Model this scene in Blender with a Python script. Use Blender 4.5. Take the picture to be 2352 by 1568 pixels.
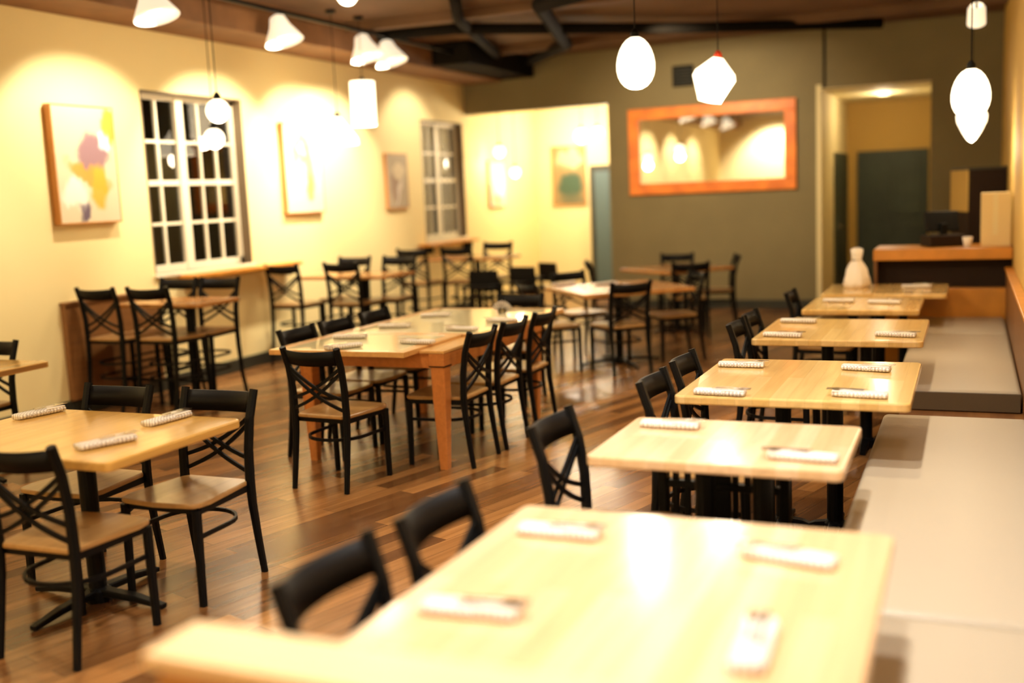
import bpy, bmesh, math, random
from mathutils import Vector, Matrix
PI = math.pi
for o in list(bpy.data.objects): bpy.data.objects.remove(o)
SC = bpy.context.scene
COL = SC.collection
random.seed(7)

# ------------------------------------------------------------------ camera
YAW, PITCH, ROLL, FPX, CAMH = 0.4118, 0.1383, -0.04406, 2427.5, 1.68
fw = Vector((-math.sin(YAW)*math.cos(PITCH), math.cos(YAW)*math.cos(PITCH), -math.sin(PITCH)))
r0 = Vector((math.cos(YAW), math.sin(YAW), 0)); u0 = r0.cross(fw)
rt = math.cos(ROLL)*r0 + math.sin(ROLL)*u0; up = rt.cross(fw)
cd = bpy.data.cameras.new('camera'); cam = bpy.data.objects.new('camera', cd); COL.objects.link(cam)
cam.matrix_world = Matrix(((rt.x, up.x, -fw.x, 0), (rt.y, up.y, -fw.y, 0), (rt.z, up.z, -fw.z, CAMH), (0, 0, 0, 1)))
cd.sensor_width = 36; cd.lens = FPX/2352*36; cd.clip_start = .05
cd.dof.use_dof = True; cd.dof.focus_distance = 5.4; cd.dof.aperture_fstop = .72
SC.camera = cam
# ------------------------------------------------------------------ world, view, lights
W = bpy.data.worlds.new('world'); SC.world = W; W.use_nodes = True
W.node_tree.nodes['Background'].inputs[0].default_value = (.035, .04, .06, 1)
W.node_tree.nodes['Background'].inputs[1].default_value = .35
SC.view_settings.view_transform = 'Standard'; SC.view_settings.look = 'None'
SC.view_settings.exposure = 1.2; SC.view_settings.gamma = 1; SC.view_settings.use_curve_mapping = False
FY_ = -3.2; WARM = (1, .82, .56); WARM2 = (1, .88, .70)

def lamp(kind, name, loc, energy, col=WARM, radius=.06, aim=None, size=80, blend=.6):
    d = bpy.data.lights.new(name, kind); d.energy = energy; d.color = col
    o = bpy.data.objects.new(name, d); COL.objects.link(o); o.location = loc
    if kind == 'AREA':
        d.shape = 'DISK'; d.size = radius*2
    else: d.shadow_soft_size = radius
    if kind == 'SPOT': d.spot_size = math.radians(size); d.spot_blend = blend
    if aim is not None:
        v = Vector(aim)-Vector(loc); o.rotation_euler = v.to_track_quat('-Z', 'Y').to_euler()
    return o

# wall washers on the long track (their heads are built further down)
TRACK_Y = (.2, 2.4, 4.6, 6.87, 8.59, 10.1, 10.62)
for y in TRACK_Y:
    lamp('SPOT', 'washer_and_fill_light', (-5.98, y, 3.20), {8.59: 120, 10.1: 110, 10.62: 120}.get(y, 92), WARM2, .05, (-6.9, y+.05, 2.1), 92, .4)
lamp('SPOT', 'washer_and_fill_light', (-5.98, 12.6, 3.3), 45, WARM2, .05, (-6.9, 12.65, 2.0), 96, .5)  # added washer without a head, brightens the wall past the last lamp
# down lights over the long row of tables
for x, y, e in ((-.45, 1.2, 125), (-.6, 2.6, 140), (-.6, 4.0, 110), (-.6, 5.6, 60), (-.6, 7.4, 38)):
    lamp('SPOT', 'spot_and_fill_light', (x, y, 3.4), e, (1, .96, .90) if y < 5 else (1, .82, .54), .06, (x-.1, y+.3, .7), 100, .7)
# added fill spots above the middle of the room, no fittings built
for x, y, e in ((-3.4, 3.4, 90), (-3.4, 6.4, 80), (-3.3, 9.6, 50), (-3.1, 12.0, 25), (-5.6, 4.2, 30), (-2.2, .6, 60), (-5.2, -1, 60)):
    lamp('SPOT', 'spot_and_fill_light', (x, y, 3.45), e, WARM, .08, (x, y+.2, 0), 110, .8)
# added spots on the unseen rear wall brighten what the mirror shows
for x in (-5.2, -2.6, -.8): lamp('SPOT', 'washer_and_fill_light', (x, FY_-(-1.1), 3.3), 230, WARM2, .06, (x, FY_, 2.0), 110, .6)
lamp('SPOT', 'spot_and_fill_light', (-3.2, 11.6, 3.4), 150, WARM, .06, (-3.2, 14.4, 1.9), 90, .9)  # added spot without a fitting, brightens the green wall round the mirror
lamp('POINT', 'far_room_light', (-5.0, 15.6, 2.6), 36, WARM2, .15)
lamp('POINT', 'far_room_light', (-6.0, 16.4, 2.5), 25, WARM2, .15)
lamp('POINT', 'passage_light', (-1.15, 15.9, 2.72), 8, WARM, .06)

# ------------------------------------------------------------------ helpers
def tag(o, label=None, cat=None, group=None, kind=None):
    if label: o['label'] = label
    if cat: o['category'] = cat
    if group: o['group'] = group
    if kind: o['kind'] = kind
    return o
def thing(name, label, cat, loc=(0, 0, 0), rz=0, group=None):
    o = bpy.data.objects.new(name, None); COL.objects.link(o); o.empty_display_size = .1
    o.location = loc; o.rotation_euler = (0, 0, rz)
    return tag(o, label, cat, group)
class MB:
    def __init__(s): s.b = bmesh.new()
    def box(s, x0, x1, y0, y1, z0, z1, bev=0, seg=2):
        vs = [s.b.verts.new((x, y, z)) for x in (x0, x1) for y in (y0, y1) for z in (z0, z1)]
        fs = [s.b.faces.new([vs[i] for i in f]) for f in ((0, 1, 3, 2), (4, 6, 7, 5), (0, 4, 5, 1), (2, 3, 7, 6), (0, 2, 6, 4), (1, 5, 7, 3))]
        if bev: bmesh.ops.bevel(s.b, geom=list({e for f in fs for e in f.edges}), offset=bev, segments=seg, affect='EDGES', profile=.5)
        return s
    def prism(s, pts, z0, z1, bev=0, seg=2):
        a = [s.b.verts.new((x, y, z0)) for x, y in pts]; c = [s.b.verts.new((x, y, z1)) for x, y in pts]
        n = len(pts); fs = [s.b.faces.new(a[::-1]), s.b.faces.new(c)]
        for i in range(n): fs.append(s.b.faces.new((a[i], a[(i+1) % n], c[(i+1) % n], c[i])))
        if bev:
            es = list(set(fs[0].edges) | set(fs[1].edges))
            bmesh.ops.bevel(s.b, geom=es, offset=bev, segments=seg, affect='EDGES', profile=.5)
        return s
    def sweep(s, path, prof, side=(1, 0, 0), scales=None):
        """sweep a closed 2D profile (u along side, v along side x tangent) along a path"""
        P = [Vector(p) for p in path]; n = len(P); rings = []
        for i in range(n):
            t = (P[min(i+1, n-1)]-P[max(i-1, 0)]).normalized()
            sd = Vector(side); sd = (sd-t*sd.dot(t)).normalized(); v = t.cross(sd)
            k = scales[i] if scales else 1
            rings.append([s.b.verts.new(P[i]+sd*(a*k)+v*(b*k)) for a, b in prof])
        m = len(prof)
        for i in range(n-1):
            for j in range(m):
                s.b.faces.new((rings[i][j], rings[i][(j+1) % m], rings[i+1][(j+1) % m], rings[i+1][j]))
        s.b.faces.new(rings[0][::-1]); s.b.faces.new(rings[-1])
        return s
    def tube(s, path, r, n=10, side=(1, 0, 0), scales=None):
        return s.sweep(path, [(r*math.cos(2*PI*k/n), r*math.sin(2*PI*k/n)) for k in range(n)], side, scales)
    def lathe(s, prof, c=(0, 0, 0), n=24, closed=False):
        rings = []
        for r, z in prof:
            if r < 1e-5: rings.append([s.b.verts.new((c[0], c[1], c[2]+z))])
            else: rings.append([s.b.verts.new((c[0]+r*math.cos(2*PI*k/n), c[1]+r*math.sin(2*PI*k/n), c[2]+z)) for k in range(n)])
        for a, b in zip(rings, rings[1:]):
            for k in range(n):
                q = [a[k % len(a)], a[(k+1) % len(a)], b[(k+1) % len(b)], b[k % len(b)]]
                q = list(dict.fromkeys(q))
                if len(q) > 2: s.b.faces.new(q)
        return s
    def xf(s, m):
        bmesh.ops.transform(s.b, matrix=m, verts=s.b.verts); return s
    def build(s, name, mat, parent=None, smooth=False):
        bmesh.ops.recalc_face_normals(s.b, faces=s.b.faces)
        me = bpy.data.meshes.new(name); s.b.to_mesh(me); s.b.free()
        if smooth:
            for p in me.polygons: p.use_smooth = True
        me.materials.append(mat)
        o = bpy.data.objects.new(name, me); COL.objects.link(o)
        if parent: o.parent = parent
        return o
def rect(w, h, r=0):
    w /= 2; h /= 2
    if not r: return [(-w, -h), (w, -h), (w, h), (-w, h)]
    return [(-w+r, -h), (w-r, -h), (w, -h+r), (w, h-r), (w-r, h), (-w+r, h), (-w, h-r), (-w, -h+r)]
def kids(o, table): return table.get(o, [])
def copy_tree(o, parent=None):
    c = o.copy(); COL.objects.link(c)
    if parent:
        c.parent = parent
        c.matrix_parent_inverse = o.matrix_parent_inverse
    for ch in list(o.children):
        if ch.name in COL.objects: copy_tree(ch, c)
    return c
_used = set()
def place(proto, loc, rz, label, group=None, cat=None):
    """first call moves the prototype itself, later ones copy it with its parts"""
    o = proto if proto.name not in _used else copy_tree(proto)
    if o is proto: _used.add(proto.name)
    o.location = loc; o.rotation_euler = (0, 0, rz); o['label'] = label
    if group: o['group'] = group
    return o

# ------------------------------------------------------------------ materials
def mat(name, col, rough=.5, metal=0, spec=.5, emit=None, estr=0, bump=0, bscale=60, vary=0, vscale=3):
    m = bpy.data.materials.new(name); m.use_nodes = True; nt = m.node_tree; p = nt.nodes['Principled BSDF']
    p.inputs['Base Color'].default_value = (*col, 1); p.inputs['Roughness'].default_value = rough
    p.inputs['Metallic'].default_value = metal; p.inputs['Specular IOR Level'].default_value = spec
    if emit: p.inputs['Emission Color'].default_value = (*emit, 1); p.inputs['Emission Strength'].default_value = estr
    if bump or vary:
        tc = nt.nodes.new('ShaderNodeTexCoord')
    if bump:
        n = nt.nodes.new('ShaderNodeTexNoise'); n.inputs['Scale'].default_value = bscale; n.inputs['Detail'].default_value = 4
        nt.links.new(tc.outputs['Object'], n.inputs['Vector'])
        b = nt.nodes.new('ShaderNodeBump'); b.inputs['Strength'].default_value = bump; b.inputs['Distance'].default_value = .01
        nt.links.new(n.outputs[0], b.inputs['Height']); nt.links.new(b.outputs[0], p.inputs['Normal'])
    if vary:
        n = nt.nodes.new('ShaderNodeTexNoise'); n.inputs['Scale'].default_value = vscale; n.inputs['Detail'].default_value = 3
        nt.links.new(tc.outputs['Object'], n.inputs['Vector'])
        cr = nt.nodes.new('ShaderNodeValToRGB')
        cr.color_ramp.elements[0].position = .3; cr.color_ramp.elements[1].position = .7
        cr.color_ramp.elements[0].color = (*[c*(1-vary) for c in col], 1); cr.color_ramp.elements[1].color = (*[min(1, c*(1+vary)) for c in col], 1)
        nt.links.new(n.outputs[0], cr.inputs[0]); nt.links.new(cr.outputs[0], p.inputs['Base Color'])
    return m
def wood(name, c1, c2, plank=(.09, 2.4), rough=.35, rot=0, grain=(28, 1.6), gmix=.25, gap=.0008, gapc=None, offs=.37, coat=0):
    """boards laid along local y: per-board tone plus stretched grain"""
    m = bpy.data.materials.new(name); m.use_nodes = True; nt = m.node_tree; N = nt.nodes; L = nt.links
    p = N['Principled BSDF']; p.inputs['Roughness'].default_value = rough; p.inputs['Coat Weight'].default_value = coat; p.inputs['Coat Roughness'].default_value = .12
    tc = N.new('ShaderNodeTexCoord'); mp = N.new('ShaderNodeMapping'); mp.inputs['Rotation'].default_value = (0, 0, rot+PI/2)
    L.new(tc.outputs['Object'], mp.inputs[0])
    br = N.new('ShaderNodeTexBrick'); br.inputs['Scale'].default_value = 1
    br.inputs['Brick Width'].default_value = plank[1]; br.inputs['Row Height'].default_value = plank[0]
    br.inputs['Mortar Size'].default_value = gap; br.offset = offs; br.inputs['Mortar Smooth'].default_value = .3
    br.inputs['Color1'].default_value = (*c1, 1); br.inputs['Color2'].default_value = (*c2, 1)
    g = gapc or [c*.35 for c in c1]; br.inputs['Mortar'].default_value = (*g, 1)
    L.new(mp.outputs[0], br.inputs[0])
    m2 = N.new('ShaderNodeMapping'); m2.inputs['Scale'].default_value = (grain[1], grain[0], grain[0]); L.new(mp.outputs[0], m2.inputs[0])
    no = N.new('ShaderNodeTexNoise'); no.inputs['Scale'].default_value = 1; no.inputs['Detail'].default_value = 6; no.inputs['Distortion'].default_value = .6
    L.new(m2.outputs[0], no.inputs['Vector'])
    cr = N.new('ShaderNodeValToRGB'); cr.color_ramp.elements[0].position = .32; cr.color_ramp.elements[1].position = .72
    cr.color_ramp.elements[0].color = (.45, .38, .3, 1); cr.color_ramp.elements[1].color = (1, 1, 1, 1)
    L.new(no.outputs[0], cr.inputs[0])
    mx = N.new('ShaderNodeMix'); mx.data_type = 'RGBA'; mx.blend_type = 'MULTIPLY'; mx.inputs[0].default_value = gmix
    L.new(br.outputs['Color'], mx.inputs[6]); L.new(cr.outputs[0], mx.inputs[7]); L.new(mx.outputs[2], p.inputs['Base Color'])
    bp = N.new('ShaderNodeBump'); bp.inputs['Strength'].default_value = .12; bp.inputs['Distance'].default_value = .002
    L.new(no.outputs[0], bp.inputs['Height']); L.new(bp.outputs[0], p.inputs['Normal'])
    return m
def glass(name, tint=(1, 1, 1), refl=.12):
    m = bpy.data.materials.new(name); m.use_nodes = True; nt = m.node_tree; N = nt.nodes; L = nt.links
    N.remove(N['Principled BSDF']); t = N.new('ShaderNodeBsdfTransparent'); t.inputs[0].default_value = (*tint, 1)
    g = N.new('ShaderNodeBsdfGlossy'); g.inputs['Roughness'].default_value = .02
    f = N.new('ShaderNodeFresnel'); f.inputs[0].default_value = 1.5
    a = N.new('ShaderNodeMath'); a.operation = 'ADD'; a.inputs[1].default_value = refl; L.new(f.outputs[0], a.inputs[0])
    x = N.new('ShaderNodeMixShader'); L.new(a.outputs[0], x.inputs[0]); L.new(t.outputs[0], x.inputs[1]); L.new(g.outputs[0], x.inputs[2])
    L.new(x.outputs[0], N['Material Output'].inputs[0]); return m
def checked_cloth(name):
    m = mat(name, (.86, .82, .74), .85); nt = m.node_tree; N = nt.nodes; L = nt.links; p = N['Principled BSDF']
    tc = N.new('ShaderNodeTexCoord'); mp = N.new('ShaderNodeMapping'); mp.inputs['Rotation'].default_value = (0, 0, PI/4); mp.inputs['Scale'].default_value = (84, 84, 84)
    L.new(tc.outputs['Object'], mp.inputs[0]); sx = N.new('ShaderNodeSeparateXYZ'); L.new(mp.outputs[0], sx.inputs[0])
    outs = []
    for k in (0, 1):
        f = N.new('ShaderNodeMath'); f.operation = 'FRACT'; L.new(sx.outputs[k], f.inputs[0])
        g = N.new('ShaderNodeMath'); g.operation = 'LESS_THAN'; g.inputs[1].default_value = .3; L.new(f.outputs[0], g.inputs[0]); outs.append(g)
    a = N.new('ShaderNodeMath'); a.operation = 'MAXIMUM'; L.new(outs[0].outputs[0], a.inputs[0]); L.new(outs[1].outputs[0], a.inputs[1])
    mx = N.new('ShaderNodeMix'); mx.data_type = 'RGBA'; mx.inputs[6].default_value = (.88, .84, .77, 1); mx.inputs[7].default_value = (.46, .40, .36, 1)
    L.new(a.outputs[0], mx.inputs[0]); L.new(mx.outputs[2], p.inputs['Base Color']); return m
def art(name, bg, blobs, seed=0):
    """abstract painting: soft distorted ellipses over a ground, in the canvas's own coordinates"""
    m = mat(name, bg, .7); nt = m.node_tree; N = nt.nodes; L = nt.links; p = N['Principled BSDF']
    tc = N.new('ShaderNodeTexCoord'); no = N.new('ShaderNodeTexNoise'); no.inputs['Scale'].default_value = 4.5; no.inputs['Detail'].default_value = 5
    ad = N.new('ShaderNodeVectorMath'); ad.operation = 'ADD'; ad.inputs[1].default_value = (seed, seed*.7, 0)
    L.new(tc.outputs['Generated'], ad.inputs[0]); L.new(ad.outputs[0], no.inputs['Vector'])
    sc = N.new('ShaderNodeVectorMath'); sc.operation = 'MULTIPLY_ADD'; sc.inputs[1].default_value = (.3,)*3
    L.new(no.outputs['Color'], sc.inputs[0]); L.new(tc.outputs['Generated'], sc.inputs[2])
    prev = None
    for u, v, ru, rv, ang, c, k in blobs:
        mp = N.new('ShaderNodeMapping'); mp.vector_type = 'TEXTURE'
        mp.inputs['Location'].default_value = (.65, u+.15, v+.15); mp.inputs['Rotation'].default_value = (ang, 0, 0); mp.inputs['Scale'].default_value = (9, ru, rv)
        L.new(sc.outputs[0], mp.inputs[0])
        ln = N.new('ShaderNodeVectorMath'); ln.operation = 'LENGTH'; L.new(mp.outputs[0], ln.inputs[0])
        mr = N.new('ShaderNodeMapRange'); mr.inputs[1].default_value = 1.15; mr.inputs[2].default_value = .75; mr.inputs[3].default_value = 0; mr.inputs[4].default_value = k
        L.new(ln.outputs['Value'], mr.inputs[0])
        mx = N.new('ShaderNodeMix'); mx.data_type = 'RGBA'; mx.inputs[6].default_value = (*bg, 1); mx.inputs[7].default_value = (*c, 1)
        if prev: L.new(prev, mx.inputs[6])
        L.new(mr.outputs[0], mx.inputs[0]); prev = mx.outputs[2]
    L.new(prev, p.inputs['Base Color']); return m

M = {}
M['floor'] = wood('floor_planks', (.38, .175, .055), (.12, .046, .014), (.105, 1.2), .26, math.radians(17), (22, 1.4), .6, .0012, (.04, .018, .008), .41)
M['cream'] = mat('cream_paint', (.84, .69, .33), .75, bump=.12, bscale=180)
M['pale'] = mat('pale_yellow_paint', (.80, .68, .37), .75, bump=.1, bscale=160)
M['gold'] = mat('gold_paint', (.62, .40, .10), .7, bump=.1, bscale=160)
M['olive'] = mat('olive_green_paint', (.205, .162, .072), .72, bump=.15, bscale=120, vary=.06, vscale=2)
M['ceil'] = mat('dark_brown_ceiling', (.14, .07, .028), .8, bump=.3, bscale=12, vary=.15, vscale=1.5)
M['beam'] = mat('brown_beam', (.22, .10, .035), .7, vary=.15, vscale=4)
M['duct'] = mat('dark_duct', (.008, .006, .004), .9, 0, .1)
M['grey_trim'] = mat('grey_green_trim', (.028, .028, .017), .55)
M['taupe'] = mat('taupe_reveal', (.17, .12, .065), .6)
M['white'] = mat('white_sash_paint', (.80, .72, .52), .5)
M['maple'] = wood('pale_block_wood', (.86, .61, .38), (.76, .50, .26), (.075, 2.6), .2, 0, (26, 1.5), .3, .0004, (.5, .3, .12), .4, .4)
M['maple_warm_lit'] = wood('warm_lit_block_wood', (.86, .59, .24), (.74, .46, .15), (.075, 2.6), .2, 0, (26, 1.5), .3, .0004, (.5, .3, .12), .4, .4)  # same wood as maple, with the far tables' warmer light in its colour
M['maple_x'] = wood('pale_board_wood', (.86, .62, .36), (.80, .55, .29), (.15, 3), .3, PI/2, (26, 1.5), .3, .0003, (.5, .3, .12), .4, .3)
M['honey'] = wood('honey_wood', (.78, .47, .13), (.68, .38, .09), (.09, 3), .22, 0, (30, 1.5), .35, .0003, (.4, .2, .06), .4, .4)
M['amber'] = wood('amber_wood', (.62, .30, .085), (.50, .22, .06), (.08, 3), .25, 0, (30, 1.5), .35, .0003, (.4, .2, .06), .4, .3)
M['cherry'] = wood('orange_cherry_wood', (.60, .215, .05), (.50, .165, .035), (.5, 4), .3, 0, (34, 1.4), .35, 0, None, .4, .3)
M['rim'] = wood('table_rim_wood', (.74, .42, .14), (.66, .35, .11), (.5, 4), .28, 0, (34, 1.4), .3, 0, None, .4, .3)
M['seat'] = wood('brown_seat_wood', (.46, .26, .09), (.38, .20, .065), (.09, 2), .3, 0, (30, 1.6), .3, .0003, (.2, .1, .04), .4, .3)
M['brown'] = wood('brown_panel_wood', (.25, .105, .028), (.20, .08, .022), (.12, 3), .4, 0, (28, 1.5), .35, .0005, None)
M['black'] = mat('black_metal', (.003, .003, .0032), .45, 0, .16)
M['black_rail'] = mat('black_brown_rail', (.004, .003, .0025), .5, 0, .14)
M['steel'] = mat('cutlery_steel', (.72, .68, .62), .22, 1)
M['napkin'] = checked_cloth('checked_napkin')
M['plain_cloth'] = mat('pale_cloth', (.86, .78, .68), .85, bump=.3, bscale=40)
M['tabglass'] = mat('glass_table_panel', (.70, .62, .38), .04, 0, 1.0)
M['glass'] = glass('window_glass', (.93, .95, .96), .05)
M['shade_glass'] = glass('clear_shade_glass', (1, .97, .9), .06)
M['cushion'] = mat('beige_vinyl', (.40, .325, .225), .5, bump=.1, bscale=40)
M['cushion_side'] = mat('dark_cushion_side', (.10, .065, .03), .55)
M['green_door'] = mat('dark_green_door', (.035, .05, .034), .5, vary=.2, vscale=3)
M['blue_door'] = mat('grey_blue_door', (.08, .125, .135), .5)
M['mirror'] = mat('mirror_glass', (.9, .9, .86), .01, 1)
M['orange_frame'] = mat('orange_red_frame', (.95, .22, .02), .4, vary=.25, vscale=5)
M['frame_wood'] = mat('honey_frame_wood', (.52, .22, .05), .45)
M['lampwhite'] = mat('lit_lamp_glass', (1, .95, .85), .4, emit=(1, .82, .55), estr=1.5)
M['lampsoft'] = mat('lit_lamp_shade', (1, .93, .8), .5, emit=(1, .84, .58), estr=1.6)
M['lampred'] = mat('red_lamp_cap', (.7, .06, .02), .4)
M['headwhite'] = mat('white_lamp_head', (.85, .80, .7), .4, emit=(1, .85, .62), estr=.35)
M['dark_box'] = mat('dark_cabinet', (.018, .008, .003), .7, 0, .2)
M['copper'] = mat('orange_counter_wood', (.58, .23, .025), .32, vary=.15, vscale=5)
M['cream_card'] = mat('cream_card', (.80, .62, .30), .7)
M['brick'] = mat('outside_brick', (.12, .06, .045), .9, vary=.4, vscale=3)
M['glow_blue'] = mat('outside_lit_sign', (.6, .75, 1), .5, emit=(.55, .72, 1), estr=3)

# ------------------------------------------------------------------ the setting
LW, RW, GY, FY = -6.9, .34, 14.4, -3.2          # left wall, right wall, green wall, wall behind the camera
def struct(name, mb, m, parent=None, label=None, smooth=False):
    o = mb.build(name, m, parent, smooth)
    if not parent: o['kind'] = 'structure'
    if label: o['label'] = label
    return o
struct('floor', MB().box(-7.2, .6, FY-.2, 18.6, -.1, 0), M['floor'], label='brown wood plank floor laid at a slant')
struct('ceiling', MB().box(-7.2, .6, FY-.2, GY+.2, 3.6, 3.75), M['ceil'], label='dark brown open ceiling')
W1 = (7.65, 9.1, 1.09, 2.76); W2 = (13.0, 14.3, 1.09, 2.74)
wl = MB(); wx = (LW-.3, LW)
wl.box(*wx, FY-.2, W1[0], 0, 3.6).box(*wx, W1[0], W1[1], 0, W1[2]).box(*wx, W1[0], W1[1], W1[3], 3.6)
wl.box(*wx, W1[1], W2[0], 0, 3.6).box(*wx, W2[0], W2[1], 0, W2[2]).box(*wx, W2[0], W2[1], W2[3], 3.6).box(*wx, W2[1], 17.4, 0, 3.6)
struct('wall_left', wl, M['cream'], label='long cream yellow wall with two sash windows')
O1 = (-6.9, -4.68, 2.87); O2 = (-1.80, -.47, 2.85)
wb = MB().box(O1[0], O1[1], GY, GY+.2, O1[2], 3.6).box(O1[1], O2[0], GY, GY+.2, 0, 3.6).box(O2[0], O2[1], GY, GY+.2, O2[2], 3.6).box(O2[1], RW, GY, GY+.2, 0, 3.6)
struct('wall_back', wb, M['olive'], label='olive green wall with the mirror')
struct('wall_right', MB().box(RW, RW+.2, FY-.2, GY+.2, 0, 3.6), M['gold'], label='golden yellow wall along the bench')
struct('wall_front', MB().box(LW, RW, FY-.2, FY, 0, 3.6), M['pale'], label='pale yellow wall behind the camera')
struct('trim_1', MB().box(LW, -6.27, FY, GY, 3.3, 3.6), M['beam'], label='brown beam along the top of the cream wall')
struct('trim_2', MB().box(-1.765, -1.735, GY-.012, GY, O2[2], 3.6), M['duct'], label='dark seam in the green wall')
struct('baseboard_left', MB().box(LW, LW+.02, FY, GY, 0, .13, .004), M['grey_trim'])
struct('baseboard_back', MB().box(O1[1], O2[0]-.05, GY-.02, GY, 0, .12, .004), M['grey_trim'])
# far room behind the wide opening
struct('wall_far_back', MB().box(-7.2, -3.6, 17.2, 17.4, 0, 3.6), M['pale'], label='pale yellow end wall of the far room')
struct('wall_far_right', MB().box(-3.8, -3.6, GY+.2, 17.2, 0, 3.6), M['pale'])
struct('ceiling_far', MB().box(-7.2, -3.6, GY+.2, 17.4, 3.1, 3.25), M['pale'])
d = struct('door_1', MB().box(-5.93, -5.05, 17.15, 17.2, 0, 2.1, .005), M['grey_trim'], label='grey blue door in the far room')
struct('door_panel', MB().box(-5.84, -5.14, 17.12, 17.15, .02, 2.0, .008), M['blue_door'], d)
struct('door_handle', MB().box(-5.25, -5.2, 17.06, 17.12, .98, 1.1, .008), M['steel'], d)
# passage behind the tall opening
struct('wall_passage_left', MB().box(-1.98, -1.80, GY+.2, 18.4, 0, 3.1), M['pale'], label='pale wall of the passage')
struct('wall_passage_right', MB().box(-.47, -.3, GY+.2, 18.4, 0, 3.1), M['pale'])
struct('wall_passage_back', MB().box(-1.80, -.47, 17.6, 17.8, 0, 3.1), M['gold'], label='golden wall above the dark green door')
struct('ceiling_passage', MB().box(-1.98, -.3, GY+.2, 18.4, 2.85, 3.0), M['pale'])
struct('trim_3', MB().box(-1.80, -1.79, GY-.01, GY+.2, 0, O2[2]).box(-1.85, -1.79, GY-.012, GY, 0, O2[2]+.05).box(-1.79, -.47, GY-.01, GY+.2, O2[2]-.01, O2[2]), M['pale'], label='pale lining of the passage opening')
d = struct('door_2', MB().box(-1.64, -.60, 17.56, 17.6, 0, 2.1, .004), M['green_door'], label='dark green door at the end of the passage')
struct('door_panel', MB().box(-1.55, -1.16, 17.545, 17.56, .15, .95, .006).box(-1.08, -.69, 17.545, 17.56, .15, .95, .006).box(-1.55, -1.16, 17.545, 17.56, 1.1, 1.98, .006).box(-1.08, -.69, 17.545, 17.56, 1.1, 1.98, .006), M['green_door'], d)
d = struct('door_3', MB().box(-1.80, -1.765, 15.85, 17.45, 0, 2.07, .004), M['green_door'], label='dark green door on the passage side wall')
struct('door_handle', MB().box(-1.765, -1.72, 16.0, 16.1, 1.0, 1.03, .006), M['steel'], d)
t = thing('recessed_downlight', 'small lit downlight in the soffit of the passage', 'light', (-1.144, 16.05, 2.85))
MB().lathe([(.0, -.012), (.07, -.012), (.075, 0)], n=20).build('lens', M['lampwhite'], t)
MB().lathe([(.072, -.016), (.095, -.016), (.098, 0), (.072, 0), (.072, -.016)], n=20).build('rim', M['white'], t)

# windows: two double-hung sashes side by side in a taupe reveal
def window(n, y0, y1, z0, z1, pr, lab):
    t = bpy.data.objects.new('window_%d' % n, None); COL.objects.link(t); t['kind'] = 'structure'; t['label'] = lab
    rv = MB(); x0 = LW-.16
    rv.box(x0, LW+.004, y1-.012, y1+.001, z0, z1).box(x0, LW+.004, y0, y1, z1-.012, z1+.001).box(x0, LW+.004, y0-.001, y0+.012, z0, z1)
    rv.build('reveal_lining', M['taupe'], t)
    fr = MB(); xa, xb = LW-.16, LW-.10; fy0, fy1, fz0, fz1 = y0+.012, y1-.012, z0, z1-.012
    fr.box(xa, xb, fy0, fy1, fz0, fz0+.07).box(xa, xb, fy0, fy1, fz1-.05, fz1).box(xa, xb, fy0, fy0+.05, fz0, fz1).box(xa, xb, fy1-.05, fy1, fz0, fz1)
    cm = y0+(y1-y0)*(.424 if n == 1 else .5); fr.box(xa, xb+.01, cm-.05, cm+.05, fz0, fz1)
    fr.build('window_frame', M['white'], t)
    for a, b in ((fy0+.05, cm-.05), (cm+.05, fy1-.05)):
        s = MB(); zm = (fz0+fz1)/2+.01; zs = (fz0+.07, zm, fz1-.05)
        s.box(xa+.01, xb-.005, a, b, zm-.025, zm+.025)
        nc = 2 if n == 1 and a < cm-.1 else 3
        for k in range(1, nc):
            y = a+(b-a)*k/nc; s.box(xa+.015, xb-.012, y-.014, y+.014, zs[0], zs[2])
        for q in (0, 1):
            z = (zs[q]+zs[q+1])/2; s.box(xa+.016, xb-.013, a, b, z-.014, z+.014)
        so = s.build('sash', M['white'], t)
        MB().box(xa+.028, xa+.032, a, b, zs[0], zs[2]).build('pane', M['glass'], so)
    MB().box(LW-.1, LW+.03, y0-.02, y1+.02, z0-.035, z0, .005).build('window_sill', M['white'], t)
    return t
window(1, *W1, 0, 'large sash window between the two big canvases')
window(2, *W2, 0, 'narrow seen sash window next to the green wall')
def shelf(y0, y1, lab):
    t = thing('wall_shelf', lab, 'shelf', (LW, (y0+y1)/2, 1.02), 0, 'wooden ledges under the windows')
    h = (y1-y0)/2
    MB().box(.0, .20, -h, h, 0, .035, .006).build('board', M['copper'], t)
    for y in (-h+.15, h-.15): MB().prism([(0, y-.012), (.15, y-.012), (.15, y+.012), (0, y+.012)], -.1, 0).build('bracket', M['black'], t)
shelf(7.95, 9.72, 'orange wooden ledge on the wall below the large sash window')
shelf(12.75, 14.3, 'orange wooden ledge on the wall below the sash window near the green wall')
struct('wall_outside', MB().box(-12.6, -12.4, 2, 24, 0, 7), M['brick'], label='dark brick wall across the street')
struct('ground_outside', MB().box(-12.4, -7.2, 2, 24, -.3, -.2), M['duct'])
lamp('POINT', 'outside_fill_light', (-10.5, 14, 4.5), 60, (1, .75, .5), .2)  # added light with no lamp there, faintly lights the outside brick
o = tag(MB().box(-9.3, -9.2, 9.95, 10.42, 1.88, 2.12, .03).box(-9.27, -9.23, 10.15, 10.2, -.2, 1.9).build('street_sign', M['glow_blue']), 'bluish lit sign on a post outside, seen through the large sash window', 'sign')

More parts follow.
